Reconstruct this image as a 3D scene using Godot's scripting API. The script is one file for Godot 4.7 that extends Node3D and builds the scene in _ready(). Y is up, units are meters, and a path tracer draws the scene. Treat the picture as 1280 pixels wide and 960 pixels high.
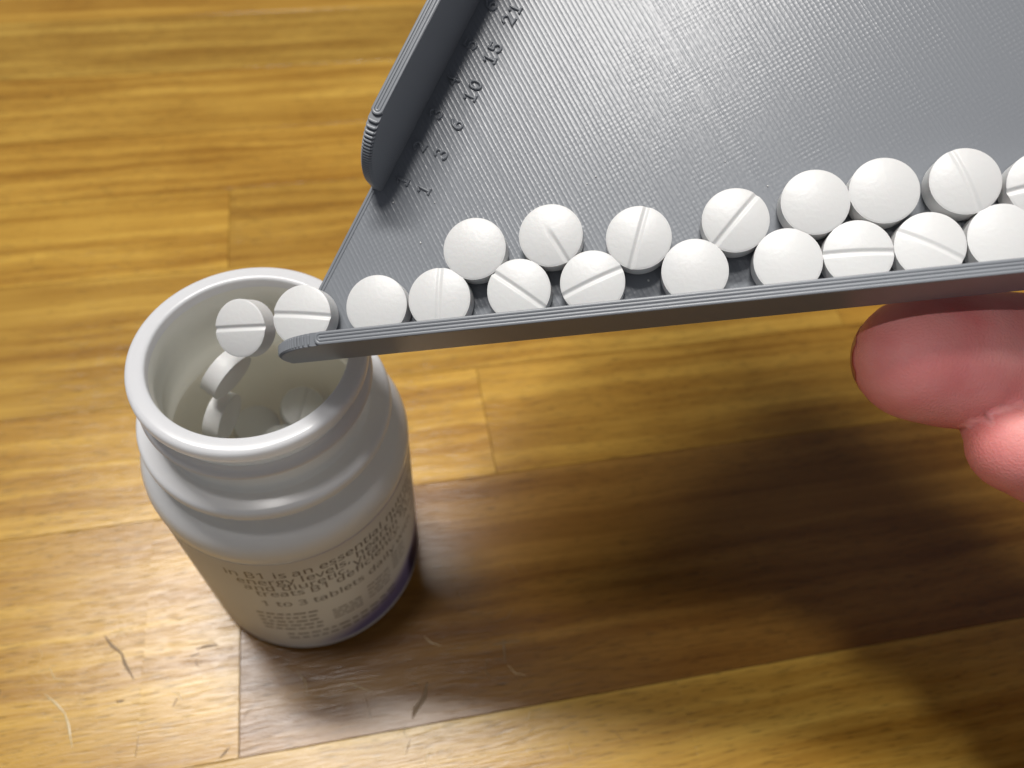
extends Node3D
# White tablets sliding down a grey printed counting tray into an open pill bottle on a butcher-block top.

const MM := 0.001
var used := {}
var rng := RandomNumberGenerator.new()
var plastic: StandardMaterial3D
var floor_plastic: StandardMaterial3D
var tray_frame: Transform3D


# ---------------------------------------------------------------- helpers
func numbered(called: String) -> String:
	var n: int = used.get(called, 0)
	used[called] = n + 1
	return called if n == 0 else "%s_%03d" % [called, n]


func tag(o: Node, label: String, category: String, group := "", kind := "") -> void:
	if label: o.set_meta("label", label)
	if category: o.set_meta("category", category)
	if group: o.set_meta("group", group)
	if kind: o.set_meta("kind", kind)


func thing(called: String, label: String, category: String, at := Transform3D()) -> Node3D:
	var o := Node3D.new()
	o.name = numbered(called)
	add_child(o)
	o.transform = at
	tag(o, label, category)
	return o


func part(called: String, mesh: Mesh, m: Material, parent: Node) -> MeshInstance3D:
	var o := MeshInstance3D.new()
	o.name = called
	o.mesh = mesh
	o.material_override = m
	parent.add_child(o, true)
	return o


class Shape:
	var v := PackedVector3Array()
	var n := PackedVector3Array()
	var uv := PackedVector2Array()
	var c := PackedColorArray()
	var ix := PackedInt32Array()
	func p(pos: Vector3, nor: Vector3, t := Vector2.ZERO, col := Color.WHITE) -> int:
		v.append(pos)
		n.append(nor)
		uv.append(t)
		c.append(col)
		return v.size() - 1
	func tri(a: int, b: int, d: int) -> void:
		# front faces run clockwise: order by the normals
		var f := (v[b] - v[a]).cross(v[d] - v[a])
		if f.dot(n[a] + n[b] + n[d]) > 0.0:
			ix.append_array([a, d, b])
		else:
			ix.append_array([a, b, d])
	func quad(a: int, b: int, d: int, e: int) -> void:
		tri(a, b, d)
		tri(a, d, e)
	func flat(a: Vector3, b: Vector3, d: Vector3, e: Vector3, out: Vector3, col := Color.WHITE) -> void:
		var k := p(a, out, Vector2.ZERO, col)
		p(b, out, Vector2.ZERO, col)
		p(d, out, Vector2.ZERO, col)
		p(e, out, Vector2.ZERO, col)
		quad(k, k + 1, k + 2, k + 3)
	func commit() -> ArrayMesh:
		var a := []
		a.resize(Mesh.ARRAY_MAX)
		a[Mesh.ARRAY_VERTEX] = v
		a[Mesh.ARRAY_NORMAL] = n
		a[Mesh.ARRAY_TEX_UV] = uv
		a[Mesh.ARRAY_COLOR] = c
		a[Mesh.ARRAY_INDEX] = ix
		var m := ArrayMesh.new()
		m.add_surface_from_arrays(Mesh.PRIMITIVE_TRIANGLES, a)
		return m


func lin(r: float, g: float, b: float) -> Color:
	return Color(r, g, b).linear_to_srgb()


func mat(col: Color, rough: float) -> StandardMaterial3D:
	var m := StandardMaterial3D.new()
	m.albedo_color = col
	m.roughness = rough
	return m


func grain(freq: float, size: int, seed_: int, oct := 3) -> NoiseTexture2D:
	var f := FastNoiseLite.new()
	f.noise_type = FastNoiseLite.TYPE_SIMPLEX_SMOOTH
	f.frequency = freq
	f.fractal_octaves = oct
	f.seed = seed_
	var t := NoiseTexture2D.new()
	t.width = size
	t.height = size
	t.seamless = true
	t.noise = f
	return t


func smooth_noise(w: int, h: int, freq: float, seed_: int, oct: int, to_w: int, to_h: int) -> PackedByteArray:
	var f := FastNoiseLite.new()
	f.noise_type = FastNoiseLite.TYPE_SIMPLEX_SMOOTH
	f.frequency = freq
	f.fractal_octaves = oct
	f.seed = seed_
	var im := f.get_seamless_image(w, h, false, false, 0.25)
	im.convert(Image.FORMAT_L8)
	im.resize(to_w, to_h, Image.INTERPOLATE_CUBIC)
	return im.get_data()


# a tube along a path lying in a surface; the section is an ellipse (wide, high) with rounded ends
func bead(s: Shape, path: PackedVector3Array, up: Vector3, wide: float, high: float, closed := false, sides := 8, taper := false) -> void:
	var count := path.size()
	var rings := []
	for i in count:
		var a: Vector3 = path[(i - 1 + count) % count] if closed or i > 0 else path[i]
		var b: Vector3 = path[(i + 1) % count] if closed or i < count - 1 else path[i]
		var along := (b - a).normalized()
		var side := along.cross(up).normalized()
		var ring := []
		var wide_here := wide
		if taper:
			wide = wide_here * [0.35, 1.0, 0.6, 1.15, 0.3][int(round(4.0 * i / (count - 1)))]
		for k in sides:
			var t := TAU * k / sides
			var nor := (side * (cos(t) / wide) + up * (sin(t) / high)).normalized()
			ring.append(s.p(path[i] + side * (cos(t) * wide) + up * (sin(t) * high), nor))
		rings.append(ring)
		wide = wide_here
	for i in (count if closed else count - 1):
		var r0: Array = rings[i]
		var r1: Array = rings[(i + 1) % count]
		for k in sides:
			s.quad(r0[k], r0[(k + 1) % sides], r1[(k + 1) % sides], r1[k])
	if not closed:
		for e in [0, count - 1]:
			var out: Vector3 = (path[0] - path[1]).normalized() if e == 0 else (path[count - 1] - path[count - 2]).normalized()
			var tip := s.p(path[e] + out * wide * 0.8, out)
			for k in sides:
				s.tri(rings[e][k], rings[e][(k + 1) % sides], tip)


# ---------------------------------------------------------------- the picture
func set_stage() -> void:
	var cam := Camera3D.new()
	cam.name = "camera"
	add_child(cam)
	cam.transform = Transform3D(Basis(Vector3(0.99517, 0.05661, -0.08019), Vector3(-0.09816, 0.57395, -0.81298), Vector3(0.0, 0.81693, 0.57674)).orthonormalized(), Vector3(0.038806, 0.166037, 0.068033))
	var at := CameraAttributesPhysical.new()
	at.frustum_focal_length = 25.0
	at.frustum_near = 0.01
	at.frustum_far = 20.0
	at.frustum_focus_distance = 0.104
	at.exposure_aperture = 19.0
	cam.attributes = at
	cam.fov = 51.282
	cam.near = 0.01
	cam.far = 20.0
	cam.current = true

	var e := Environment.new()
	e.background_mode = Environment.BG_COLOR
	e.background_color = Color(0.39, 0.395, 0.415)
	e.tonemap_mode = Environment.TONE_MAPPER_LINEAR
	e.tonemap_exposure = 1.0
	e.sdfgi_enabled = true
	e.ssao_enabled = true
	e.ssil_enabled = true
	var w := WorldEnvironment.new()
	w.name = "environment"
	w.environment = e
	add_child(w)

	# the long ceiling light behind and to the left of the table
	var l := AreaLight3D.new()
	l.name = "ceiling_light"
	l.area_size = Vector2(0.72, 0.14)
	l.light_energy = 2.15
	l.light_color = Color(1.0, 0.985, 0.965)
	l.area_range = 6.0
	l.area_attenuation = 2.0
	l.shadow_enabled = true
	add_child(l)
	l.look_at_from_position(Vector3(-0.28, 1.4, -0.38), Vector3(0.03, 0.0, 0.0), Vector3(0, 0, -1))
	# two narrow ceiling spots, one aimed at the tray and one at the fingers:
	# [aim, place as slope from the aim, energy, cone, size]
	for q in [[Vector3(0.060, 0.098, -0.024), Vector3(-0.155, 1.0, 0.0), 0.74, 4.7, 0.10], [Vector3(0.0985, 0.0850, 0.001), Vector3(-1.0, 1.0, 0.58), 1.45, 0.62, 0.012]]:
		var sp := SpotLight3D.new()
		sp.name = numbered("ceiling_spot_light")
		sp.light_energy = q[2]
		sp.light_color = Color(1.0, 0.985, 0.97)
		sp.light_size = q[4]
		sp.spot_range = 6.0
		sp.spot_attenuation = 2.0
		sp.spot_angle = q[3]
		sp.spot_angle_attenuation = 0.6
		sp.shadow_enabled = true
		add_child(sp)
		sp.look_at_from_position(q[0] + q[1] * 1.3, q[0], Vector3(0, 0, -1))


# ---------------------------------------------------------------- table
func wood_textures() -> Array:
	var w := 2048
	var h := 1024
	var band := smooth_noise(64, 1024, 0.018, 11, 3, w, h)
	var fine := smooth_noise(26, 1024, 0.085, 12, 4, w, h)
	var fib := smooth_noise(60, 1024, 0.42, 16, 2, w, h)
	var pores := smooth_noise(110, 1024, 0.3, 13, 2, w, h)
	var blot := smooth_noise(256, 256, 0.02, 14, 3, w, h)
	var wave := smooth_noise(96, 96, 0.05, 15, 2, w, h)
	var rgb := PackedByteArray()
	rgb.resize(w * h * 3)
	var bump := PackedByteArray()
	bump.resize(w * h)
	var i := 0
	var dark := Color(0.60, 0.425, 0.14)
	var light := Color(0.855, 0.69, 0.315)
	for y in h:
		for x in w:
			var yy := clampi(y + (wave[i] - 128) / 14, 0, h - 1)
			var j := yy * w + x
			var t := (band[j] * 0.58 + fine[j] * 0.22 + fib[j] * 0.12 + blot[i] * 0.20) / 255.0 
			t = clampf((t - 0.24) * 1.4, 0.0, 1.0)
			var pr := maxf(0.0, (88.0 - pores[j]) / 88.0)
			pr = minf(1.0, pr * 2.2) * 0.25
			var k := 1.0 - pr
			rgb[i * 3] = int(255.0 * lerpf(dark.r, light.r, t) * k)
			rgb[i * 3 + 1] = int(255.0 * lerpf(dark.g, light.g, t) * k)
			rgb[i * 3 + 2] = int(255.0 * lerpf(dark.b, light.b, t) * k)
			bump[i] = clampi(int(150.0 + 0.10 * (fine[j] - 128) + 0.30 * (fib[j] - 128) + 0.14 * (pores[j] - 128) + 0.05 * (blot[i] - 128) - 50.0 * pr), 0, 255)
			i += 1
	return [ImageTexture.create_from_image(Image.create_from_data(w, h, false, Image.FORMAT_RGB8, rgb)), ImageTexture.create_from_image(Image.create_from_data(w, h, false, Image.FORMAT_L8, bump))]


func plank_mesh(length: float, width: float, tint: Color, uv0: Vector2) -> ArrayMesh:
	var s := Shape.new()
	var ch := 0.07 * MM
	var hl := length / 2.0 - 0.06 * MM
	var hw := width / 2.0 - 0.06 * MM
	var deep := 0.038
	var uvf := func(x: float, z: float) -> Vector2: return uv0 + Vector2(x / 0.22, z / 0.11)
	var ring := func(x: float, z: float, y: float, nor: Vector3) -> Array:
		var r := []
		for q in [[-1, -1], [1, -1], [1, 1], [-1, 1]]:
			var n2 := Vector3(q[0] * nor.x, nor.y, q[1] * nor.z).normalized()
			r.append(s.p(Vector3(q[0] * x, y, q[1] * z), n2, uvf.call(q[0] * x, q[1] * z), tint))
		return r
	var top: Array = ring.call(hl - ch, hw - ch, 0.0, Vector3.UP)
	s.quad(top[0], top[1], top[2], top[3])
	var a: Array = ring.call(hl - ch, hw - ch, 0.0, Vector3(0.5, 1, 0.5))
	var b: Array = ring.call(hl, hw, -ch, Vector3(0.5, 1, 0.5))
	for k in 4:
		s.quad(a[k], a[(k + 1) % 4], b[(k + 1) % 4], b[k])
	var corners := [Vector3(-hl, -ch, -hw), Vector3(hl, -ch, -hw), Vector3(hl, -ch, hw), Vector3(-hl, -ch, hw)]
	var outs := [Vector3(0, 0, -1), Vector3(1, 0, 0), Vector3(0, 0, 1), Vector3(-1, 0, 0)]
	for k in 4:
		var p0: Vector3 = corners[k]
		var p1: Vector3 = corners[(k + 1) % 4]
		var i0 := s.p(p0, outs[k], uvf.call(p0.x, p0.z), tint)
		var i1 := s.p(p1, outs[k], uvf.call(p1.x, p1.z), tint)
		var i2 := s.p(p1 - Vector3(0, deep, 0), outs[k], uvf.call(p1.x, p1.z + deep), tint)
		var i3 := s.p(p0 - Vector3(0, deep, 0), outs[k], uvf.call(p0.x, p0.z + deep), tint)
		s.quad(i0, i1, i2, i3)
	s.flat(Vector3(-hl, -deep, -hw), Vector3(hl, -deep, -hw), Vector3(hl, -deep, hw), Vector3(-hl, -deep, hw), Vector3.DOWN, tint)
	return s.commit()


func build_table() -> void:
	var tex := wood_textures()
	var m := StandardMaterial3D.new()
	m.vertex_color_use_as_albedo = true
	m.albedo_texture = tex[0]
	m.roughness = 0.26
	m.metallic_specular = 0.46
	m.heightmap_enabled = true
	m.heightmap_texture = tex[1]
	m.heightmap_scale = 0.012
	var top := thing("tabletop", "butcher block wooden tabletop of glued golden brown planks", "tabletop", Transform3D(Basis(Vector3.UP, deg_to_rad(15.0)), Vector3.ZERO))
	top.set_meta("kind", "structure")
	# row borders across the grain and, for each row, where planks end along it (mm)
	var borders := [-290.0, -252.0, -214.0, -180.0, -147.0, -119.5, -87.0, -43.8, -12.5, 39.8, 75.0, 110.0, 150.0]
	var ends := [
		[-108.0, 40.0, 420.0], [-108.0, 120.0, 420.0], [-108.0, 165.0, 420.0], [-108.0, 190.0, 420.0], [-108.0, 92.0, 420.0],
		[-108.0, -20.3, 210.0, 420.0], [-108.0, 145.0, 420.0], [-108.0, 42.0, 260.0, 420.0], [-108.0, -16.2, 225.0, 420.0], [-108.0, 200.0, 420.0], [-108.0, 30.0, 190.0, 420.0], [-108.0, 80.0, 420.0]]
	var tints := [
		[0.82, 0.85], [0.9, 0.86], [0.82, 0.88], [0.94, 0.85], [0.88, 0.82],
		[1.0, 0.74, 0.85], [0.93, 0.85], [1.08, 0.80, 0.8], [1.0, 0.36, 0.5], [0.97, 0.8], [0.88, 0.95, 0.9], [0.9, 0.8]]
	for r in ends.size():
		for k in ends[r].size() - 1:
			var x0: float = ends[r][k] * MM
			var x1: float = ends[r][k + 1] * MM
			var z0: float = borders[r] * MM
			var z1: float = borders[r + 1] * MM
			var t: float = tints[r][k]
			var warm := rng.randf_range(-0.04, 0.04)
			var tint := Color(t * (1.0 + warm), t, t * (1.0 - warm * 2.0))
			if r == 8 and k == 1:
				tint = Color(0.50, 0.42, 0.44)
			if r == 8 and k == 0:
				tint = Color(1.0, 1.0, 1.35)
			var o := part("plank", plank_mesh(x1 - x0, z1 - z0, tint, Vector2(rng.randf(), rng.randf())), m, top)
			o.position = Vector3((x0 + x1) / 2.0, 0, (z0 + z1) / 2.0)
	# dents and cracks worn into the planks
	var dm := mat(lin(0.19, 0.115, 0.04), 0.5)
	var pale := mat(lin(0.55, 0.42, 0.2), 0.3)
	var cuts := [
		[dm, 0.28, [[-42.7, 12.1], [-41.3, 14.2], [-39.1, 16.3], [-38.4, 18.3], [-36.4, 21.8]]],
		[dm, 0.42, [[20.1, 32.1], [19.3, 34.7], [17.3, 36.7], [16.6, 38.1]]],
		[dm, 0.35, [[36.7, 26.1], [36.6, 27.7], [36.3, 30.6]]],
		[dm, 0.3, [[34.4, 26.7], [37.1, 26.6], [40.1, 26.8]]],
		[dm, 0.42, [[-24.6, 17.7], [-22.9, 17.5], [-20.9, 17.5]]],
		[dm, 0.45, [[-25.5, 19.0], [-24.3, 18.8]]],
		[dm, 0.4, [[-19.5, 39.0], [-18.8, 38.4], [-18.1, 37.7]]],
		[dm, 0.7, [[-38.9, 25.6], [-38.3, 25.6]]],
		[dm, 0.35, [[-28.6, 28.1], [-28.0, 27.0]]],
		[dm, 0.2, [[-34.9, 36.2], [-34.7, 32.7]]],
		[dm, 0.25, [[17.4, 31.4], [18.4, 32.4]]],
		[pale, 0.22, [[-52.7, 21.9], [-50.4, 24.1], [-48.6, 26.1], [-47.6, 28.7], [-46.5, 32.6]]],
		[pale, 0.18, [[-52.5, 16.9], [-51.4, 19.1], [-49.5, 19.7]]],
		[pale, 0.2, [[38.8, 42.3], [39.4, 40.9]]]]
	for k in 34:
		var a := rng.randf_range(-62.0, 60.0)
		var z := rng.randf_range(6.0, 50.0)
		var turn := rng.randf() * TAU
		var long := rng.randf_range(0.5, 2.6)
		var bow := rng.randf_range(-0.5, 0.5)
		var d := Vector2(cos(turn), sin(turn)) * long
		cuts.append([pale if rng.randf() < 0.45 else dm, rng.randf_range(0.07, 0.2), [[a - d.x, z - d.y], [a + d.y * bow, z - d.x * bow], [a + d.x, z + d.y]]])
	for cut in cuts:
		var path := PackedVector3Array()
		for q in cut[2]:
			path.append(Vector3(q[0], 0.0, q[1]) * MM)
		var s := Shape.new()
		bead(s, path, Vector3.UP, cut[1] * MM, 0.03 * MM, false, 8, true)
		part("scratch", s.commit(), cut[0], top)


# ---------------------------------------------------------------- bottle
func lathe(profile: Array, steps: int) -> ArrayMesh:
	# profile: [r, y] in mm from the outside top downwards or so; smooth normals with splits at sharp corners
	var s := Shape.new()
	var count := profile.size()
	var seg := []
	for i in count - 1:
		var d := Vector2(profile[i + 1][0] - profile[i][0], profile[i + 1][1] - profile[i][1])
		seg.append(Vector2(-d.y, d.x).normalized())
	for i in count - 1:
		var n0: Vector2 = seg[i]
		var n1: Vector2 = seg[i]
		if i > 0 and seg[i - 1].dot(seg[i]) > 0.5:
			n0 = (seg[i - 1] + seg[i]).normalized()
		if i < count - 2 and seg[i + 1].dot(seg[i]) > 0.5:
			n1 = (seg[i + 1] + seg[i]).normalized()
		var base := s.v.size()
		for k in steps + 1:
			var a := TAU * k / steps
			var o := Vector3(sin(a), 0, cos(a))
			s.p(o * profile[i][0] * MM + Vector3.UP * profile[i][1] * MM, o * n0.x + Vector3.UP * n0.y)
			s.p(o * profile[i + 1][0] * MM + Vector3.UP * profile[i + 1][1] * MM, o * n1.x + Vector3.UP * n1.y)
		for k in steps:
			var b := base + k * 2
			s.quad(b, b + 1, b + 3, b + 2)
	return s.commit()


func bent(text: String, bold: bool, size_mm: float, from_deg: float, y_mm: float, radius: float) -> ArrayMesh:
	var font := SystemFont.new()
	font.font_names = PackedStringArray(["Droid Sans"])
	if bold:
		font.font_weight = 700
	var t := TextMesh.new()
	t.text = text
	t.font = font
	t.font_size = 32
	t.pixel_size = size_mm * MM / 32.0
	t.depth = 0.0
	t.curve_step = 2.0
	t.horizontal_alignment = HORIZONTAL_ALIGNMENT_LEFT
	t.vertical_alignment = VERTICAL_ALIGNMENT_CENTER
	var a := t.get_mesh_arrays()
	var s := Shape.new()
	var vs: PackedVector3Array = a[Mesh.ARRAY_VERTEX]
	var ids: PackedInt32Array = a[Mesh.ARRAY_INDEX] if a[Mesh.ARRAY_INDEX] != null else PackedInt32Array(range(vs.size()))
	for q in vs:
		var ang := deg_to_rad(from_deg) + q.x / radius
		var o := Vector3(sin(ang), 0, cos(ang))
		s.p(o * radius + Vector3.UP * (q.y + y_mm * MM), o)
	for i in ids.size() / 3:
		s.tri(ids[i * 3], ids[i * 3 + 1], ids[i * 3 + 2])
	return s.commit()


func curved_patch(s: Shape, a0: float, a1: float, y0: float, y1: float, radius: float) -> void:
	var n := maxi(1, int(ceil(absf(a1 - a0) / 4.0)))
	for k in n:
		var b := s.v.size()
		for e in 2:
			var a := deg_to_rad(lerpf(a0, a1, float(k + e) / n))
			var o := Vector3(sin(a), 0, cos(a))
			s.p(o * radius + Vector3.UP * y0 * MM, o)
			s.p(o * radius + Vector3.UP * y1 * MM, o)
		s.quad(b, b + 1, b + 3, b + 2)


func build_bottle() -> void:
	var white := mat(lin(0.85, 0.865, 0.90), 0.22)
	white.backlight_enabled = true
	white.backlight = Color(0.86, 0.86, 0.86)
	var b := thing("pill_bottle", "open white plastic pill bottle with screw neck and printed label", "bottle")
	part("bottle_body", lathe([[18.0, 55.0], [17.8, 54.6], [17.8, 53.9], [18.2, 53.1], [19.2, 52.3], [20.4, 51.2], [21.3, 50.0], [21.85, 48.6], [22.05, 47.2], [22.05, 45.2], [21.9, 44.8], [21.85, 44.4],
		[21.85, 3.4], [21.9, 3.0], [21.95, 2.4], [21.7, 1.5], [21.2, 0.8], [20.4, 0.25], [19.4, 0.02], [0.0, 0.02]], 160), white, b)
	var inner: StandardMaterial3D = white.duplicate()
	inner.albedo_color = lin(0.92, 0.925, 0.87)
	inner.backlight = Color(1.0, 1.0, 0.95)
	part("bottle_inside", lathe([[0.0, 1.3], [19.0, 1.3], [20.2, 1.9], [20.7, 3.0], [20.7, 45.5], [20.3, 47.6], [19.0, 49.6], [17.0, 51.6], [15.6, 53.4], [15.0, 55.2], [14.75, 57.0], [14.55, 59.0], [14.4, 60.5], [14.4, 62.2], [14.15, 63.0], [14.15, 64.0], [14.4, 64.8], [14.45, 66.6], [14.2, 67.4], [14.2, 68.4], [14.45, 69.3]], 160), inner, b)
	part("bottle_neck", lathe([[14.45, 69.3], [14.45, 70.6], [14.52, 70.9], [14.75, 71.08], [15.2, 71.12], [16.4, 71.14], [16.85, 71.05], [17.15, 70.8], [17.3, 70.4], [17.35, 69.8], [17.3, 69.2], [17.12, 68.8], [16.7, 68.5], [16.1, 68.35], [15.9, 68.0], [15.9, 66.6]], 160), white, b)
	# screw thread: one and a quarter turns of a rounded ridge, fading in and out
	var s := Shape.new()
	var turns := 1.15
	var n := 190
	var rings := []
	for i in n + 1:
		var f := float(i) / n
		var ang := deg_to_rad(-75.0) - TAU * turns * (f - 0.08)
		var y := 66.0 - 1.9 * (f - 0.08) / 1.0
		var big := clampf(minf(f, 1.0 - f) * 14.0, 0.0, 1.0)
		var o := Vector3(sin(ang), 0, cos(ang))
		var ring := []
		for k in 9:
			var t := PI * (k / 8.0 - 0.5)
			var rr := 15.75 + 1.75 * big * cos(t)
			var nor := (o * cos(t) + Vector3.UP * sin(t)).normalized()
			ring.append(s.p(o * rr * MM + Vector3.UP * (y + 1.0 * sin(t)) * MM, nor))
		rings.append(ring)
	for i in n:
		for k in 8:
			s.quad(rings[i][k], rings[i][k + 1], rings[i + 1][k + 1], rings[i + 1][k])
	part("screw_thread", s.commit(), white, b)
	part("neck_wall", lathe([[15.9, 66.6], [15.9, 60.0], [16.1, 59.2], [16.6, 58.75]], 160), white, b)
	part("neck_collar", lathe([[16.6, 58.75], [17.4, 58.5], [19.0, 58.25], [19.4, 58.1], [19.65, 57.8], [19.8, 57.3], [19.8, 56.5], [19.6, 55.95], [19.1, 55.5], [18.5, 55.2], [18.0, 55.0]], 160), white, b)

	# label: a printed sleeve with a violet corner at its foot
	var im := Image.create(720, 164, false, Image.FORMAT_RGB8)
	for x in 720:
		for y in 164:
			var deg := x / 2.0 - 180.0
			var up := 44.5 - y / 4.0
			var edge := 8.0 + (deg - 22.0) * 0.15
			var t := clampf((edge - up) / 5.0, 0.0, 1.0) * clampf((deg - 12.0) / 25.0, 0.0, 1.0)
			var c := Color(0.95, 0.95, 0.955).lerp(Color(0.60, 0.57, 0.76), t)
			if deg > 74.0:
				c = c.lerp(Color(0.13, 0.13, 0.36), clampf((deg - 74.0) / 5.0, 0.0, 1.0) * clampf((15.0 - up) / 4.0, 0.0, 1.0))
			im.set_pixel(x, y, c)
	var lm := StandardMaterial3D.new()
	lm.albedo_texture = ImageTexture.create_from_image(im)
	lm.roughness = 0.32
	lm.backlight_enabled = true
	lm.backlight = Color(1.0, 1.0, 0.98)
	var ls := Shape.new()
	var prof := [[21.88, 44.55, 0.7, 0.7], [21.96, 44.45, 1, 0], [21.96, 3.5, 1, 0], [21.88, 3.45, 0.7, -0.7]]
	for i in 3:
		var base := ls.v.size()
		for k in 161:
			var a := TAU * k / 160.0 - PI
			var o := Vector3(sin(a), 0, cos(a))
			for e in 2:
				var q: Array = prof[i + e]
				ls.p(o * q[0] * MM + Vector3.UP * q[1] * MM, (o * q[2] + Vector3.UP * q[3]).normalized(), Vector2(k / 160.0, (44.5 - q[1]) / 41.0))
		for k in 160:
			ls.quad(base + k * 2, base + k * 2 + 1, base + k * 2 + 3, base + k * 2 + 2)
	var label := part("label", ls.commit(), lm, b)
	var ink := mat(lin(0.17, 0.155, 0.15), 0.4)
	var rad := 21.985 * MM
	for line in [
			["in B1 is an essential nutrient to rel", false, 1.72, -13.0, 40.1], ["energy levels, heart health and n", false, 1.72, -9.0, 37.3], ["and diuretic, Vitamin B1 loss wh", false, 1.72, -7.0, 34.6], ["treats B1 deficiency.  Also", false, 1.72, -3.0, 32.0],
			["1 to 3 tablets daily with meals", false, 1.7, -3.0, 27.2]]:
		part("label_text", bent(line[0], line[1], line[2], line[3], line[4], rad), ink, label)
	# small print too fine to read, and the two ruled boxes
	var fine := Shape.new()
	for row in 5:
		var a := -8.0
		while a < 20.0:
			var wide := rng.randf_range(2.0, 6.0)
			curved_patch(fine, a, minf(a + wide, 21.0), 21.6 - row * 2.0, 22.2 - row * 2.0, rad)
			a += wide + 1.2
	for box in [[27.0, 42.0, 15.2, 20.4], [46.0, 60.0, 15.6, 22.6], [63.0, 74.0, 18.0, 25.0]]:
		for row in 4:
			var a: float = box[0]
			var y: float = lerpf(box[3], box[2], (row + 0.5) / 4.0)
			while a < box[1]:
				var wide := rng.randf_range(2.0, 5.0)
				curved_patch(fine, a, minf(a + wide, box[1]), y - 0.22, y + 0.22, rad)
				a += wide + 0.8
	for row in 2:
		var a := 2.0
		while a < 62.0:
			var wide := rng.randf_range(2.0, 6.0)
			curved_patch(fine, a, minf(a + wide, 62.0), 10.6 - row * 2.2 + a * 0.02, 11.2 - row * 2.2 + a * 0.02, rad)
			a += wide + 1.4
	var sp := part("small_print", fine.commit(), ink, label)
	sp.set_meta("kind", "stuff")


# ---------------------------------------------------------------- tablets
func tablet_mesh(deep: float, half := false) -> ArrayMesh:
	var s := Shape.new()
	var R := 4.2
	var height := func(p: float, q: float) -> float:
		var r := minf(sqrt(p * p + q * q), R)
		var y := 3.28 + 0.07 * smoothstep(R, R - 0.2, r) + 0.56 * (1.0 - pow(minf(r, R - 0.16) / (R - 0.16), 2.0))
		var d := deep
		if half:
			d *= smoothstep(1.4, -1.4, p)
		var g := maxf(0.0, 1.0 - absf(q) / 0.56)
		return y - d * g * g * (3.0 - 2.0 * g)
	var qs := []
	for a in [0.0, 0.09, 0.18, 0.27, 0.36, 0.46, 0.56, 0.74, 1.1, 1.5, 1.9, 2.3, 2.7, 3.1, 3.45, 3.7, 3.9, 4.04, 4.12, 4.17, 4.199]:
		qs.append(a)
		if a > 0.0:
			qs.push_front(-a)
	var T := 15
	var rows := []
	for q in qs:
		var half_chord := sqrt(maxf(0.0, R * R - q * q))
		var row := []
		for k in range(-T, T + 1):
			var p: float = half_chord * sin(PI / 2.0 * k / T)
			var y: float = height.call(p, q)
			var e := 0.02
			var nor := Vector3(-(height.call(p + e, q) - height.call(p - e, q)) / (2 * e), 1.0, -(height.call(p, q + e) - height.call(p, q - e)) / (2 * e)).normalized()
			row.append(s.p(Vector3(p, y, q) * MM, nor))
		rows.append(row)
	for i in rows.size() - 1:
		for k in 2 * T:
			s.quad(rows[i][k], rows[i][k + 1], rows[i + 1][k + 1], rows[i + 1][k])
	# belt and lower dome
	var rim := []
	for q in qs:
		rim.append([sqrt(maxf(0.0, R * R - q * q)), q])
	for i in range(qs.size() - 2, 0, -1):
		rim.append([-sqrt(maxf(0.0, R * R - qs[i] * qs[i])), qs[i]])
	var levels := []
	for r in rim:
		var o := Vector3(r[0], 0, r[1]).normalized()
		var y: float = height.call(r[0], r[1])
		var col := [s.p((o * R + Vector3.UP * y) * MM, o), s.p((o * R + Vector3.UP * 0.6) * MM, o)]
		for dome in [[R, 0.6], [3.2, 0.27], [2.0, 0.1], [0.0, 0.0]]:
			col.append(s.p((o * dome[0] + Vector3.UP * dome[1]) * MM, (Vector3.DOWN + o * 0.3 * dome[0] / R).normalized()))
		levels.append(col)
	for i in levels.size():
		var a: Array = levels[i]
		var b: Array = levels[(i + 1) % levels.size()]
		for k in [0, 2, 3, 4]:
			s.quad(a[k], a[k + 1], b[k + 1], b[k])
	return s.commit()


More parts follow.
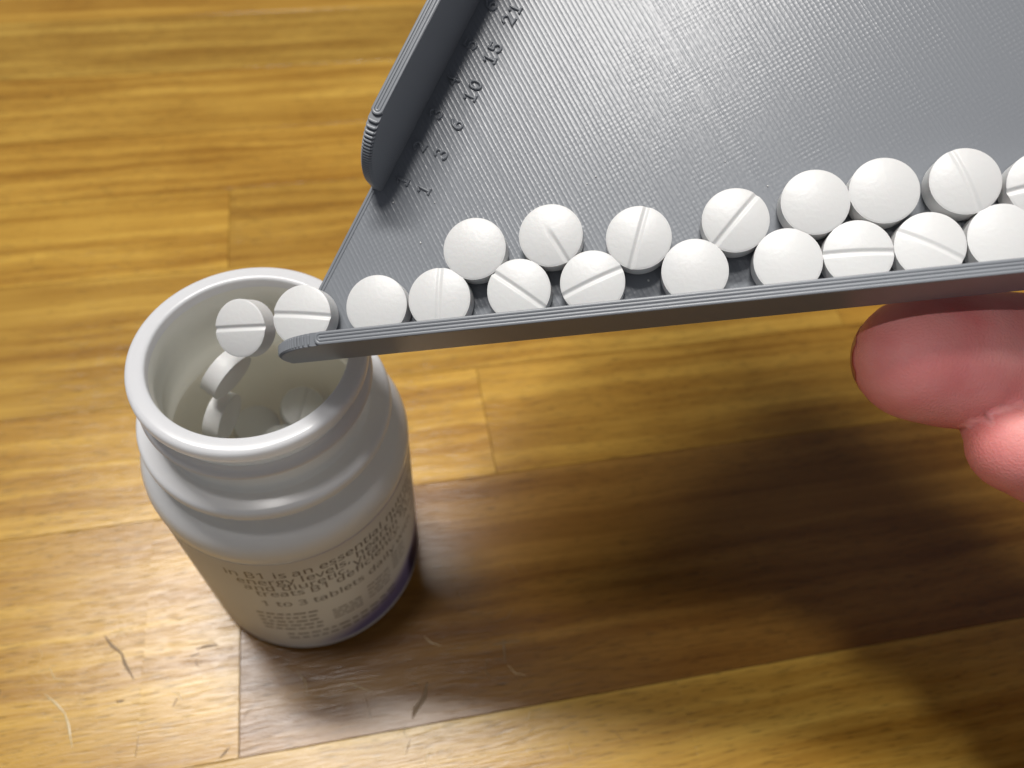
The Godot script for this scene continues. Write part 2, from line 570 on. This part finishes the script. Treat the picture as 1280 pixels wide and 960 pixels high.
func build_tablets() -> void:
	var m := mat(lin(0.665, 0.665, 0.66), 0.42)
	m.uv1_triplanar = true
	m.uv1_scale = Vector3(120, 120, 120)
	m.heightmap_enabled = true
	m.heightmap_texture = grain(0.035, 256, 5, 4)
	m.heightmap_scale = 0.0018
	m.subsurf_scatter_enabled = true
	m.subsurf_scatter_strength = 0.03
	var plain := tablet_mesh(0.0)
	var scored := tablet_mesh(0.25)
	var shallow := tablet_mesh(0.16)
	var faded := tablet_mesh(0.26, true)
	var on_tray := "white tablets lying on the grey tray"
	# u along the lower wall, v away from it (mm), turn of the score
	var lie := [
		[plain, -9.91, 10.49, 0.0, "smooth tablet of the upper row, leftmost of that row"],
		[faded, 0.34, 11.09, 116.8, "tablet with a half faded score, second of the upper row"],
		[scored, 11.65, 9.42, -109.8, "tablet with a steep upright score, third of the upper row"],
		[scored, 23.95, 10.23, -134.7, "tablet with a score leaning right, fourth of the upper row"],
		[plain, 33.87, 11.37, 0.0, "smooth tablet of the upper row, left of two smooth neighbours"],
		[plain, 42.2, 11.81, 0.0, "smooth tablet of the upper row, right of two smooth neighbours"],
		[shallow, 51.67, 11.77, -74.7, "tablet of the upper row with a pale score leaning left"],
		[scored, 60.4, 10.2, 6.5, "tablet of the upper row cut by the right edge of the photo"],
		[scored, -34.1, 4.0, -9.3, "tablet with a level score leaving the tray tip over the bottle"],
		[plain, -23.81, 4.24, 0.0, "smooth tablet of the lower row, first behind the tray tip"],
		[shallow, -15.14, 4.24, -96.0, "tablet of the lower row with an upright score, next to the tip"],
		[scored, -4.44, 4.24, -40.5, "tablet of the lower row with a score falling steeply to the right"],
		[scored, 5.22, 4.24, 19.6, "tablet of the lower row with a score rising to the right"],
		[plain, 18.27, 4.24, 0.0, "smooth tablet of the lower row standing between two gaps"],
		[plain, 29.75, 4.24, 0.0, "smooth tablet of the lower row left of the level scored one"],
		[scored, 38.2, 4.24, -3.9, "tablet of the lower row with a level score"],
		[shallow, 46.62, 4.24, -31.9, "tablet of the lower row with a pale score falling to the right"],
		[plain, 55.1, 4.24, 0.0, "smooth tablet of the lower row, rightmost against the wall"]]
	for q in lie:
		var o := MeshInstance3D.new()
		o.name = numbered("tablet")
		o.mesh = q[0]
		o.material_override = m
		add_child(o, true)
		var local := Transform3D(Basis(Vector3.UP, deg_to_rad(q[3])), Vector3(q[1], 0.06, -q[2]) * MM)
		if q[1] < -34.0:
			local = Transform3D(Basis(Vector3.BACK, deg_to_rad(4.0)) * Basis(Vector3.UP, deg_to_rad(q[3])), Vector3(q[1], 0.2, -q[2]) * MM)
		o.transform = tray_frame * local
		tag(o, "white round " + q[4], "tablet", on_tray)
	# falling into the bottle; [face direction, centre, turn]
	var fall := [
		[scored, Vector3(-0.30, 0.73, 0.61), Vector3(-0.6, 73.4, -2.6), 8.0, "in mid air just past the tray tip, scored face showing"],
		[plain, Vector3(0.855, -0.3, 0.42), Vector3(-6.1, 61.6, -2.4), 0.0, "falling on edge inside the bottle mouth, the upper one"],
		[plain, Vector3(0.975, -0.12, 0.17), Vector3(-8.6, 51.6, -0.5), 0.0, "falling on edge deeper in the bottle, the lower one"]]
	for q in fall:
		var o := MeshInstance3D.new()
		o.name = numbered("tablet")
		o.mesh = q[0]
		o.material_override = m
		add_child(o, true)
		var y: Vector3 = q[1].normalized()
		var x := (Vector3(1, 0, 0) - y * y.x).normalized() if absf(y.x) < 0.8 else (Vector3(0, 1, 0) - y * y.y).normalized()
		var bs := Basis(x, y, x.cross(y)) * Basis(Vector3.UP, deg_to_rad(q[3]))
		o.transform = Transform3D(bs, q[2] * MM - bs.y * 2.0 * MM)
		tag(o, "white tablet " + q[4], "tablet", "white tablets dropping into the bottle")
	# the heap in the bottle
	var heap := [
		[-2.0, 33.0, -14.9, 20.0, 10.0, "resting against the back wall, highest of the heap"], [-10.0, 31.2, -10.5, -15.0, -8.0, "left of the highest one in the heap"], [-4.0, 30.8, -7.2, 10.0, 12.0, "in front of the highest one in the heap"], [5.0, 32.2, -10.5, 12.0, -14.0, "right of the highest one in the heap"],
		[-14.5, 28.0, -2.5, -12.0, 6.0, "by the left wall inside the bottle"], [-7.0, 28.0, 1.5, 5.0, -6.0, "in the middle of the heap in the bottle"], [1.5, 28.5, 0.0, -8.0, 8.0, "just right of the middle of the heap"], [10.0, 29.0, -3.5, 6.0, -10.0, "by the right wall inside the bottle"],
		[11.5, 30.0, -12.0, 10.0, 14.0, "at the back right of the heap"], [-11.0, 27.6, 8.0, -6.0, -9.0, "at the front left of the heap"], [-2.0, 27.8, 9.5, 4.0, 6.0, "at the front of the heap"], [7.5, 28.2, 7.5, -5.0, 8.0, "at the front right of the heap"]]
	for q in heap:
		var o := MeshInstance3D.new()
		o.name = numbered("tablet")
		o.mesh = scored if q[3] > 5.0 and q[4] > 0.0 else plain
		o.material_override = m
		add_child(o, true)
		o.transform = Transform3D(Basis.from_euler(Vector3(deg_to_rad(q[3]), deg_to_rad(q[4] * 9.0), deg_to_rad(q[4]))), Vector3(q[0], q[1] - 1.2, q[2]) * MM)
		tag(o, "white tablet in the bottle, " + q[5], "tablet", "white tablets heaped in the bottle")
	# the tablets under them carry the heap
	var s := []
	for lay in 4:
		for k in 9:
			var a := TAU * k / 8.0 + lay * 0.4
			var rr := 12.6 if k < 8 else 1.0
			s.append(Transform3D(Basis.from_euler(Vector3(rng.randf_range(-0.25, 0.25), rng.randf() * 6.0, rng.randf_range(-0.25, 0.25))), Vector3(sin(a) * rr, 3.2 + lay * 6.0, cos(a) * rr) * MM))
	var mm := MultiMesh.new()
	mm.transform_format = MultiMesh.TRANSFORM_3D
	mm.mesh = plain
	mm.instance_count = s.size()
	for i in s.size():
		mm.set_instance_transform(i, s[i])
	var low := MultiMeshInstance3D.new()
	low.name = "buried_tablets"
	low.multimesh = mm
	low.material_override = m
	add_child(low)
	tag(low, "white tablets buried under the heap in the bottle", "tablets", "", "stuff")


# ---------------------------------------------------------------- tray
func ridge_texture() -> ImageTexture:
	var w := 2048
	var h := 1024
	var r := RandomNumberGenerator.new()
	r.seed = 77
	var pitch := 11.6
	var count := int(w / pitch) + 2
	var tall := []
	var shift := []
	for k in count:
		var deep := 1.0 + r.randf_range(-0.16, 0.1)
		if r.randf() < 0.07:
			deep -= 0.3
		tall.append(deep)
		shift.append(r.randf_range(-0.8, 0.8))
	var col := PackedFloat32Array()
	col.resize(w)
	for x in w:
		var k := int(x / pitch)
		var f := fposmod((x + shift[k]) / pitch, 1.0) * 2.0 - 1.0
		col[x] = 50.0 + 95.0 * tall[k] * exp(-f * f / 0.10) + 30.0 * (1.0 - f * f)
	var cross := smooth_noise(512, 512, 0.03, 31, 3, w, h)
	var mott := smooth_noise(1024, 512, 0.25, 32, 2, w, h)
	var row := PackedFloat32Array()
	row.resize(h)
	for y in h:
		row[y] = sin(y * TAU / 5.6)
	var d := PackedByteArray()
	d.resize(w * h)
	var i := 0
	for y in h:
		var rv := row[y] * 26.0 / 255.0
		for x in w:
			var c := cross[i]
			d[i] = clampi(int(col[x] + rv * maxf(30.0, 150.0 + 1.6 * (c - 128)) + (mott[i] - 128) * 0.28), 0, 255)
			i += 1
	return ImageTexture.create_from_image(Image.create_from_data(w, h, false, Image.FORMAT_L8, d))


func arc_at(h: float, top: float, radius: float) -> float:
	# how far the rounded end of a wall has come back at the height h
	var c := top - radius
	if h <= c:
		return 0.0
	return radius - sqrt(maxf(0.0, radius * radius - (h - c) * (h - c)))


# a printed wall along +X from 0 to length, thickness towards +Z (outer side), built of layers
func wall_mesh(length: float, thick: float, top: float, low: float, radius: float) -> ArrayMesh:
	var s := Shape.new()
	var layer := 0.3
	var n := int(round((top - low) / layer))
	layer = (top - low) / n
	var outline := func(s0: float, g: float) -> Array:
		var rr := 0.55
		var pts := [[Vector2(length, -g), Vector2(0, -1)], [Vector2(s0 + rr, -g), Vector2(0, -1)]]
		for k in range(1, 6):
			var a := PI * 0.5 * k / 5.0
			pts.append([Vector2(s0 + rr - (rr + g) * sin(a), rr - (rr + g) * cos(a)), Vector2(-sin(a), -cos(a))])
		for k in range(0, 6):
			var a := PI * 0.5 * k / 5.0
			pts.append([Vector2(s0 + rr - (rr + g) * cos(a), thick - rr + (rr + g) * sin(a)), Vector2(-cos(a), sin(a))])
		pts.append([Vector2(length, thick + g), Vector2(0, 1)])
		return pts
	for k in n:
		var h0 := low + layer * k
		var s0 := arc_at(h0 + layer * 0.5, top, radius)
		var lev := []
		for e in [[0.0, 0.0, -0.45], [0.22, 0.028, -0.15], [0.78, 0.028, 0.15], [1.0, 0.0, 0.45]]:
			var ring := []
			for q in outline.call(s0, e[1]):
				ring.append(s.p(Vector3(q[0].x, h0 + layer * e[0], q[0].y) * MM, Vector3(q[1].x, e[2], q[1].y).normalized()))
			lev.append(ring)
		for e in 3:
			for j in lev[0].size() - 1:
				s.quad(lev[e][j], lev[e][j + 1], lev[e + 1][j + 1], lev[e + 1][j])
		# tread of this layer
		var s1 := arc_at(h0 + layer * 1.5, top, radius) if k < n - 1 else length
		var pts: Array = outline.call(s0, 0.0)
		var mid := s.p(Vector3(s0 + 0.9, h0 + layer, thick / 2.0) * MM, Vector3.UP)
		var ids := []
		for q in pts:
			var x: float = minf(q[0].x, maxf(s1 + 1.0, s0 + 1.0))
			ids.append(s.p(Vector3(x, h0 + layer, q[0].y) * MM, Vector3.UP))
		for j in ids.size() - 1:
			s.tri(ids[j], ids[j + 1], mid)
		s.tri(ids[ids.size() - 1], ids[0], mid)
		# the rounded bead that ends the layer
		if k > n * 0.25 and k < n - 1:
			bead(s, PackedVector3Array([Vector3(s0 + 0.2, h0 + layer, 0.3) * MM, Vector3(s0 + 0.16, h0 + layer, thick * 0.5) * MM, Vector3(s0 + 0.2, h0 + layer, thick - 0.3) * MM]), Vector3.UP, 0.2 * MM, 0.09 * MM, false, 8)
	# two closed loops of filament on the top face
	var st := arc_at(top - layer * 0.5, top, radius)
	for loop in [[0.22, 0.22], [0.62, 0.2]]:
		var off: float = loop[0]
		var path := PackedVector3Array()
		path.append(Vector3(length, top, off) * MM)
		var count := 24
		for k in count:
			path.append(Vector3(lerpf(length, st + 0.6, (k + 1.0) / count), top + rng.randf_range(-0.015, 0.015), off + rng.randf_range(-0.012, 0.012)) * MM)
		var rr := thick / 2.0 - off
		for k in range(1, 8):
			var a := PI * k / 8.0
			path.append(Vector3(st + 0.6 - maxf(rr, 0.15) * sin(a) * 0.9, top, thick / 2.0 - rr * cos(a)) * MM)
		for k in count + 1:
			path.append(Vector3(lerpf(st + 0.6, length, float(k) / count), top + rng.randf_range(-0.015, 0.015), thick - off + rng.randf_range(-0.012, 0.012)) * MM)
		bead(s, path, Vector3.UP, loop[1] * MM, 0.1 * MM)
	# far end
	s.flat(Vector3(length, low, 0) * MM, Vector3(length, low, thick) * MM, Vector3(length, top, thick) * MM, Vector3(length, top, 0) * MM, Vector3.RIGHT)
	return s.commit()


func digit_strokes(d: String) -> Array:
	var arc := func(cx: float, cy: float, rx: float, ry: float, a0: float, a1: float) -> Array:
		var r := []
		for k in 11:
			var a := deg_to_rad(lerpf(a0, a1, k / 10.0))
			r.append(Vector2(cx + rx * cos(a), cy + ry * sin(a)))
		return r
	match d:
		"0": return [arc.call(0, 0, 0.5, 0.8, 90, 450)]
		"1": return [[Vector2(-0.4, 0.5), Vector2(0.05, 0.85), Vector2(0.02, 0), Vector2(0.0, -0.8)], [Vector2(-0.32, -0.82), Vector2(0.34, -0.82)]]
		"2": return [arc.call(0, 0.36, 0.48, 0.46, 165, -35) + [Vector2(-0.45, -0.78), Vector2(0.5, -0.8)]]
		"3": return [arc.call(0, 0.42, 0.44, 0.4, 150, -85) + arc.call(0, -0.4, 0.5, 0.42, 85, -150)]
		"4": return [[Vector2(0.24, -0.82), Vector2(0.22, 0.8), Vector2(-0.5, -0.3), Vector2(0.52, -0.32)]]
		"5": return [[Vector2(0.42, 0.8), Vector2(-0.34, 0.8), Vector2(-0.4, 0.12)] + arc.call(-0.02, -0.28, 0.48, 0.5, 120, -145)]
		"6": return [[Vector2(0.34, 0.78), Vector2(-0.2, 0.5), Vector2(-0.46, -0.1)] + arc.call(0, -0.32, 0.46, 0.46, 170, 530)]
	return []


func build_tray() -> void:
	plastic = mat(lin(0.215, 0.23, 0.252), 0.34)
	floor_plastic = mat(lin(0.215, 0.23, 0.252), 0.28)
	floor_plastic.heightmap_enabled = true
	floor_plastic.heightmap_texture = ridge_texture()
	floor_plastic.heightmap_scale = 0.004
	var t := thing("counting_tray", "grey 3D printed triangular tablet counting tray with raised numbers", "tray", tray_frame)
	# floor plate: u, v outline in mm; left edge runs 1.75 outside the left wall's inner face
	var ang := deg_to_rad(58.46)
	var dl := Vector2(cos(ang), sin(ang))
	var nl := Vector2(-sin(ang), cos(ang))
	var corner := Vector2(-36.12, 0.0)
	var tip := corner + nl * 1.75
	tip = tip + dl * ((-0.02 - tip.y) / dl.y)
	var far := tip + dl * 150.0
	var rim := [tip, Vector2(tip.x + 1.6, -0.6), Vector2(tip.x + 4.0, -1.70), Vector2(128.0, -1.70), Vector2(128.0, 14.0), far + Vector2(12.0, 0.0), far]
	var rot := deg_to_rad(-67.5)
	var al := Vector2(cos(rot), sin(rot))
	var ac := Vector2(-al.y, al.x)
	var s := Shape.new()
	var topi := []
	for q in rim:
		topi.append(s.p(Vector3(q.x, 0, -q.y) * MM, Vector3.UP, Vector2(q.dot(ac) / 110.0 + 0.5, q.dot(al) / 110.0)))
	for k in range(1, rim.size() - 1):
		s.tri(topi[0], topi[k], topi[k + 1])
	part("tray_floor", s.commit(), floor_plastic, t)
	var u := Shape.new()
	for k in rim.size():
		var a: Vector2 = rim[k]
		var b: Vector2 = rim[(k + 1) % rim.size()]
		var d := (b - a).normalized()
		u.flat(Vector3(a.x, 0, -a.y) * MM, Vector3(b.x, 0, -b.y) * MM, Vector3(b.x, -1.0, -b.y) * MM, Vector3(a.x, -1.0, -a.y) * MM, Vector3(d.y, 0, d.x))
	var lowi := []
	for q in rim:
		lowi.append(u.p(Vector3(q.x, -1.0, -q.y) * MM, Vector3.DOWN))
	for k in range(1, rim.size() - 1):
		u.tri(lowi[0], lowi[k], lowi[k + 1])
	# filament loops that border the open side of the floor
	for off in [0.22, 0.66]:
		var path := PackedVector3Array()
		for k in 13:
			var q: Vector2 = tip - nl * off + dl * lerpf(0.6, 27.5, k / 12.0)
			path.append(Vector3(q.x, 0.0, -q.y) * MM)
		bead(u, path, Vector3.UP, 0.22 * MM, 0.1 * MM)
	part("tray_underside", u.commit(), plastic, t)
	# walls
	var lw := part("tray_wall", wall_mesh(166.1, 1.72, 10.65, -0.99, 10.2), plastic, t)
	lw.position = Vector3(-38.2, 0, 0) * MM
	lw.set_meta("label", "lower wall that holds back the tablets")
	var uw := part("tray_wall", wall_mesh(124.0, 1.7, 10.65, 0.0, 8.6), plastic, t)
	# its +X runs along dl, its +Z points outwards (nl)
	var o := corner + dl * 24.8
	uw.transform = Transform3D(Basis(Vector3(dl.x, 0, -dl.y), Vector3.UP, Vector3(nl.x, 0, -nl.y)), Vector3(o.x, 0, -o.y) * MM)
	uw.set_meta("label", "upper left wall beside the raised numbers")
	# raised numbers: [digits, places along the wall, distance from the wall]
	for q in [["1", [27.6], -2.0], ["1", [27.7], -5.4], ["2", [32.9], -2.0], ["3", [33.2], -5.3], ["3", [38.1], -1.9], ["6", [37.9], -5.4], ["4", [43.4], -1.8], ["10", [42.3, 44.1], -5.2],
			["5", [49.1], -1.8], ["15", [48.3, 50.1], -5.3], ["6", [55.4], -1.8], ["21", [54.4, 56.3], -5.2]]:
		var ds := Shape.new()
		for k in q[0].length():
			for stroke in digit_strokes(q[0][k]):
				var path := PackedVector3Array()
				for g in stroke:
					var w: Vector2 = corner + dl * (q[1][k] + g.x * 1.1) + nl * (q[2] + g.y * 1.08)
					path.append(Vector3(w.x, 0.05 + rng.randf_range(-0.03, 0.05), -w.y) * MM)
				bead(ds, path, Vector3.UP, 0.21 * MM, 0.25 * MM, false, 10)
				for e in [path[0], path[path.size() - 1]]:
					bead(ds, PackedVector3Array([e - Vector3(0.04, 0, 0) * MM, e, e + Vector3(0.04, 0, 0) * MM]), Vector3.UP, 0.27 * MM, 0.27 * MM, false, 10)
		part("raised_number", ds.commit(), plastic, t)


# ---------------------------------------------------------------- hand
func smin(a: float, b: float, k: float) -> float:
	var h := maxf(k - absf(a - b), 0.0) / k
	return minf(a, b) - h * h * k * 0.25


func bone(p: Vector3, a: Vector3, b: Vector3, ra: float, rb: float) -> float:
	var d := b - a
	var t := clampf((p - a).dot(d) / d.length_squared(), 0.0, 1.0)
	return p.distance_to(a + d * t) - lerpf(ra, rb, t)


func build_dust() -> void:
	# specks rubbed off the tablets
	var s := Shape.new()
	for k in 26:
		var at := Vector3(rng.randf_range(-30.0, 60.0), 0.08, -rng.randf_range(0.6, 22.0)) * MM
		var r := rng.randf_range(0.05, 0.15) * MM
		bead(s, PackedVector3Array([at, at + Vector3(rng.randf_range(-1, 1), 0, rng.randf_range(-1, 1)) * r]), Vector3.UP, r, r * 0.8, false, 6)
	var o := part("tablet_dust", s.commit(), mat(lin(0.7, 0.7, 0.69), 0.6), self)
	o.transform = tray_frame
	tag(o, "white dust specks rubbed off the tablets on the tray floor", "dust", "", "stuff")


func build_hand() -> void:
	var tray_at := func(u: float, v: float, n: float) -> Vector3:
		return (tray_frame * (Vector3(u, n, -v) * MM)) / MM
	var th0: Vector3 = tray_at.call(82.0, 10.0, 8.8)
	var th1: Vector3 = tray_at.call(99.0, 6.0, 9.6)
	var th2: Vector3 = tray_at.call(128.0, -8.0, 1.0)
	# chains of joints in mm: [x, y, z, radius]; then how softly a chain joins the rest
	var chains := [
		[[[190, 72, 0, 13.0], [235, 70, 22, 17.0], [265, 72, 38, 19.0]], 8.0],
		[[[192, 66, 14, 13.0], [250, 68, 35, 17.0], [265, 72, 40, 19.0]], 8.0],
		[[[200, 60, 34, 12.0], [260, 70, 44, 17.0], [480, 105, 130, 28.0]], 8.0],
		[[[94.3, 81.4, -2.8, 8.7], [99.5, 81.0, -3.6, 9.05], [107.0, 80.6, -4.6, 8.85], [116.1, 80.0, -6.0, 9.1], [143.3, 77, -8.4, 9.8], [190, 72, 0, 12.0]], 0.7],
		[[[106.4, 78.6, 8.2, 6.4], [112, 77.5, 8.3, 6.9], [123.1, 75.3, 8.5, 7.2], [147.8, 70, 9, 8.6], [192, 66, 14, 12.0]], 0.7],
		[[[121.5, 69, 17, 6.8], [143, 66, 20, 8.0], [197, 60, 28, 11.0]], 0.7],
		[[[131, 63, 27, 6.2], [152, 60, 31, 7.2], [205, 58, 42, 10.0]], 0.7],
		[[[th0.x, th0.y, th0.z, 8.6], [th1.x, th1.y, th1.z, 9.4], [th2.x, th2.y, th2.z, 12.0], [230, 72, 24, 16.0]], 4.0]]
	var bones := []
	for ci in chains.size():
		var c: Array = chains[ci][0]
		for k in c.size() - 1:
			bones.append([Vector3(c[k][0], c[k][1], c[k][2]), Vector3(c[k + 1][0], c[k + 1][1], c[k + 1][2]), c[k][3], c[k + 1][3], ci])
	var field := func(p: Vector3) -> float:
		var total := 1e3
		var cur := 1e3
		var last := 0
		for q in bones:
			if q[4] != last:
				total = smin(total, cur, chains[last][1]) if total < 900.0 else cur
				cur = 1e3
				last = q[4]
			var d := bone(p, q[0], q[1], q[2], q[3])
			cur = smin(cur, d, 2.5) if cur < 900.0 else d
		return smin(total, cur, chains[last][1])
	# sample only near the bones; the fine cells matter for the fingertips, so the grid is 1.5 mm
	var cell := 1.5
	var lo := Vector3(80, 38, -24)
	var size := Vector3i(290, 70, 130)
	var values := {}
	var key := func(x: int, y: int, z: int) -> int: return (x * 512 + y) * 512 + z
	for q in bones:
		var r: float = maxf(q[2], q[3])
		var a: Vector3 = q[0]
		var b: Vector3 = q[1]
		var steps := int(ceil(a.distance_to(b) / 12.0))
		for st in steps + 1:
			var mid := a.lerp(b, float(st) / steps)
			var rad := lerpf(q[2], q[3], float(st) / steps) + 10.0
			var m0 := Vector3i(((mid - Vector3.ONE * rad - lo) / cell).floor())
			var m1 := Vector3i(((mid + Vector3.ONE * rad - lo) / cell).ceil())
			for x in range(maxi(0, m0.x), mini(size.x, m1.x) + 1):
				for y in range(maxi(0, m0.y), mini(size.y, m1.y) + 1):
					for z in range(maxi(0, m0.z), mini(size.z, m1.z) + 1):
						var id: int = (x * 512 + y) * 512 + z
						if values.has(id):
							continue
						var p := lo + Vector3(x, y, z) * cell
						var d1 := bone(p, a, b, q[2], q[3])
						if absf(d1) > (9.0 if r > 11.5 else 5.5):
							continue
						values[id] = field.call(p)
	var s := Shape.new()
	var where := {}
	var noise := FastNoiseLite.new()
	noise.seed = 3
	noise.frequency = 0.11
	noise.fractal_octaves = 3
	var offs := [0, 1, 512, 513, 512 * 512, 512 * 512 + 1, 512 * 512 + 512, 512 * 512 + 513]
	for id in values:
		var inside := 0
		var ok := true
		for o in offs:
			var f = values.get(id + o)
			if f == null:
				ok = false
				break
			if f < 0.0:
				inside += 1
		if not ok or inside == 0 or inside == 8:
			continue
		var z: int = id % 512
		var y: int = (id / 512) % 512
		var x: int = id / (512 * 512)
		var p := lo + (Vector3(x, y, z) + Vector3.ONE * 0.5) * cell
		var g := Vector3.UP
		for it in 3:
			var d: float = field.call(p)
			var e := 0.35
			g = Vector3(field.call(p + Vector3(e, 0, 0)) - field.call(p - Vector3(e, 0, 0)), field.call(p + Vector3(0, e, 0)) - field.call(p - Vector3(0, e, 0)), field.call(p + Vector3(0, 0, e)) - field.call(p - Vector3(0, 0, e))).normalized()
			p -= g * d
			if absf(d) < 0.02:
				break
		var v := noise.get_noise_3dv(p)
		var tipness := smoothstep(118.0, 92.0, p.x)
		where[id] = s.p(p * MM, g, Vector2.ZERO, Color(0.66 + 0.08 * v, 0.26 + 0.09 * v - 0.03 * tipness, 0.24 + 0.08 * v - 0.02 * tipness))
	var step := [512 * 512, 512, 1]
	for id in values:
		var f0: float = values[id]
		for ax in 3:
			var f1 = values.get(id + step[ax])
			if f1 == null or (f0 < 0.0) == (f1 < 0.0):
				continue
			var b: int = step[(ax + 1) % 3]
			var c: int = step[(ax + 2) % 3]
			var q := [id, id - b, id - b - c, id - c]
			if where.has(q[0]) and where.has(q[1]) and where.has(q[2]) and where.has(q[3]):
				s.quad(where[q[0]], where[q[1]], where[q[2]], where[q[3]])
	var skin := StandardMaterial3D.new()
	skin.vertex_color_use_as_albedo = true
	skin.roughness = 0.56
	skin.subsurf_scatter_enabled = true
	skin.subsurf_scatter_strength = 0.2
	skin.uv1_triplanar = true
	skin.uv1_scale = Vector3(130, 130, 130)
	skin.heightmap_enabled = true
	skin.heightmap_texture = grain(0.06, 256, 9, 4)
	skin.heightmap_scale = 0.007
	var h := thing("person", "hand reaching in from the right, fingertips under the grey tray", "person")
	var body := part("hand", s.commit(), skin, h)
	body.set_meta("label", "hand with pink fingertips pressed under the tray")
	# the nail on the far side of the first finger, its free edge past the tip
	var ns := Shape.new()
	var ax_ := Vector3(-0.985, 0.06, 0.16).normalized()
	var down := Vector3(-0.12, -0.80, -0.58)
	down = (down - ax_ * down.dot(ax_)).normalized()
	var sd := ax_.cross(down)
	var rows := []
	for i in 12:
		var f := i / 11.0
		var x := lerpf(-3.0, 8.5, f)
		var rr := 8.74 if x < 0.0 else sqrt(maxf(0.0, 8.74 * 8.74 - x * x * 0.96))
		var row := []
		for k in 15:
			var a := deg_to_rad(lerpf(-46.0, 46.0, k / 14.0))
			var o := down * cos(a) + sd * sin(a)
			row.append(ns.p((Vector3(94.3, 81.4, -2.8) + ax_ * x + o * rr) * MM, (o + ax_ * 0.4 * f).normalized()))
		rows.append(row)
	for i in 11:
		for k in 14:
			ns.quad(rows[i][k], rows[i][k + 1], rows[i + 1][k + 1], rows[i + 1][k])
	var nail := mat(lin(0.62, 0.40, 0.32), 0.25)
	nail.backlight_enabled = true
	nail.backlight = Color(0.9, 0.75, 0.65)
	part("fingernail", ns.commit(), nail, body)


func _ready() -> void:
	rng.seed = 4242
	set_stage()
	tray_frame = Transform3D(Basis(Vector3(0.972934, 0.218123, -0.076302), Vector3(-0.152661, 0.854579, 0.496376), Vector3(0.173477, -0.471293, 0.864748)).orthonormalized(), Vector3(0.044046, 0.083556, -0.000881))
	build_table()
	build_bottle()
	build_tray()
	build_tablets()
	build_dust()
	build_hand()
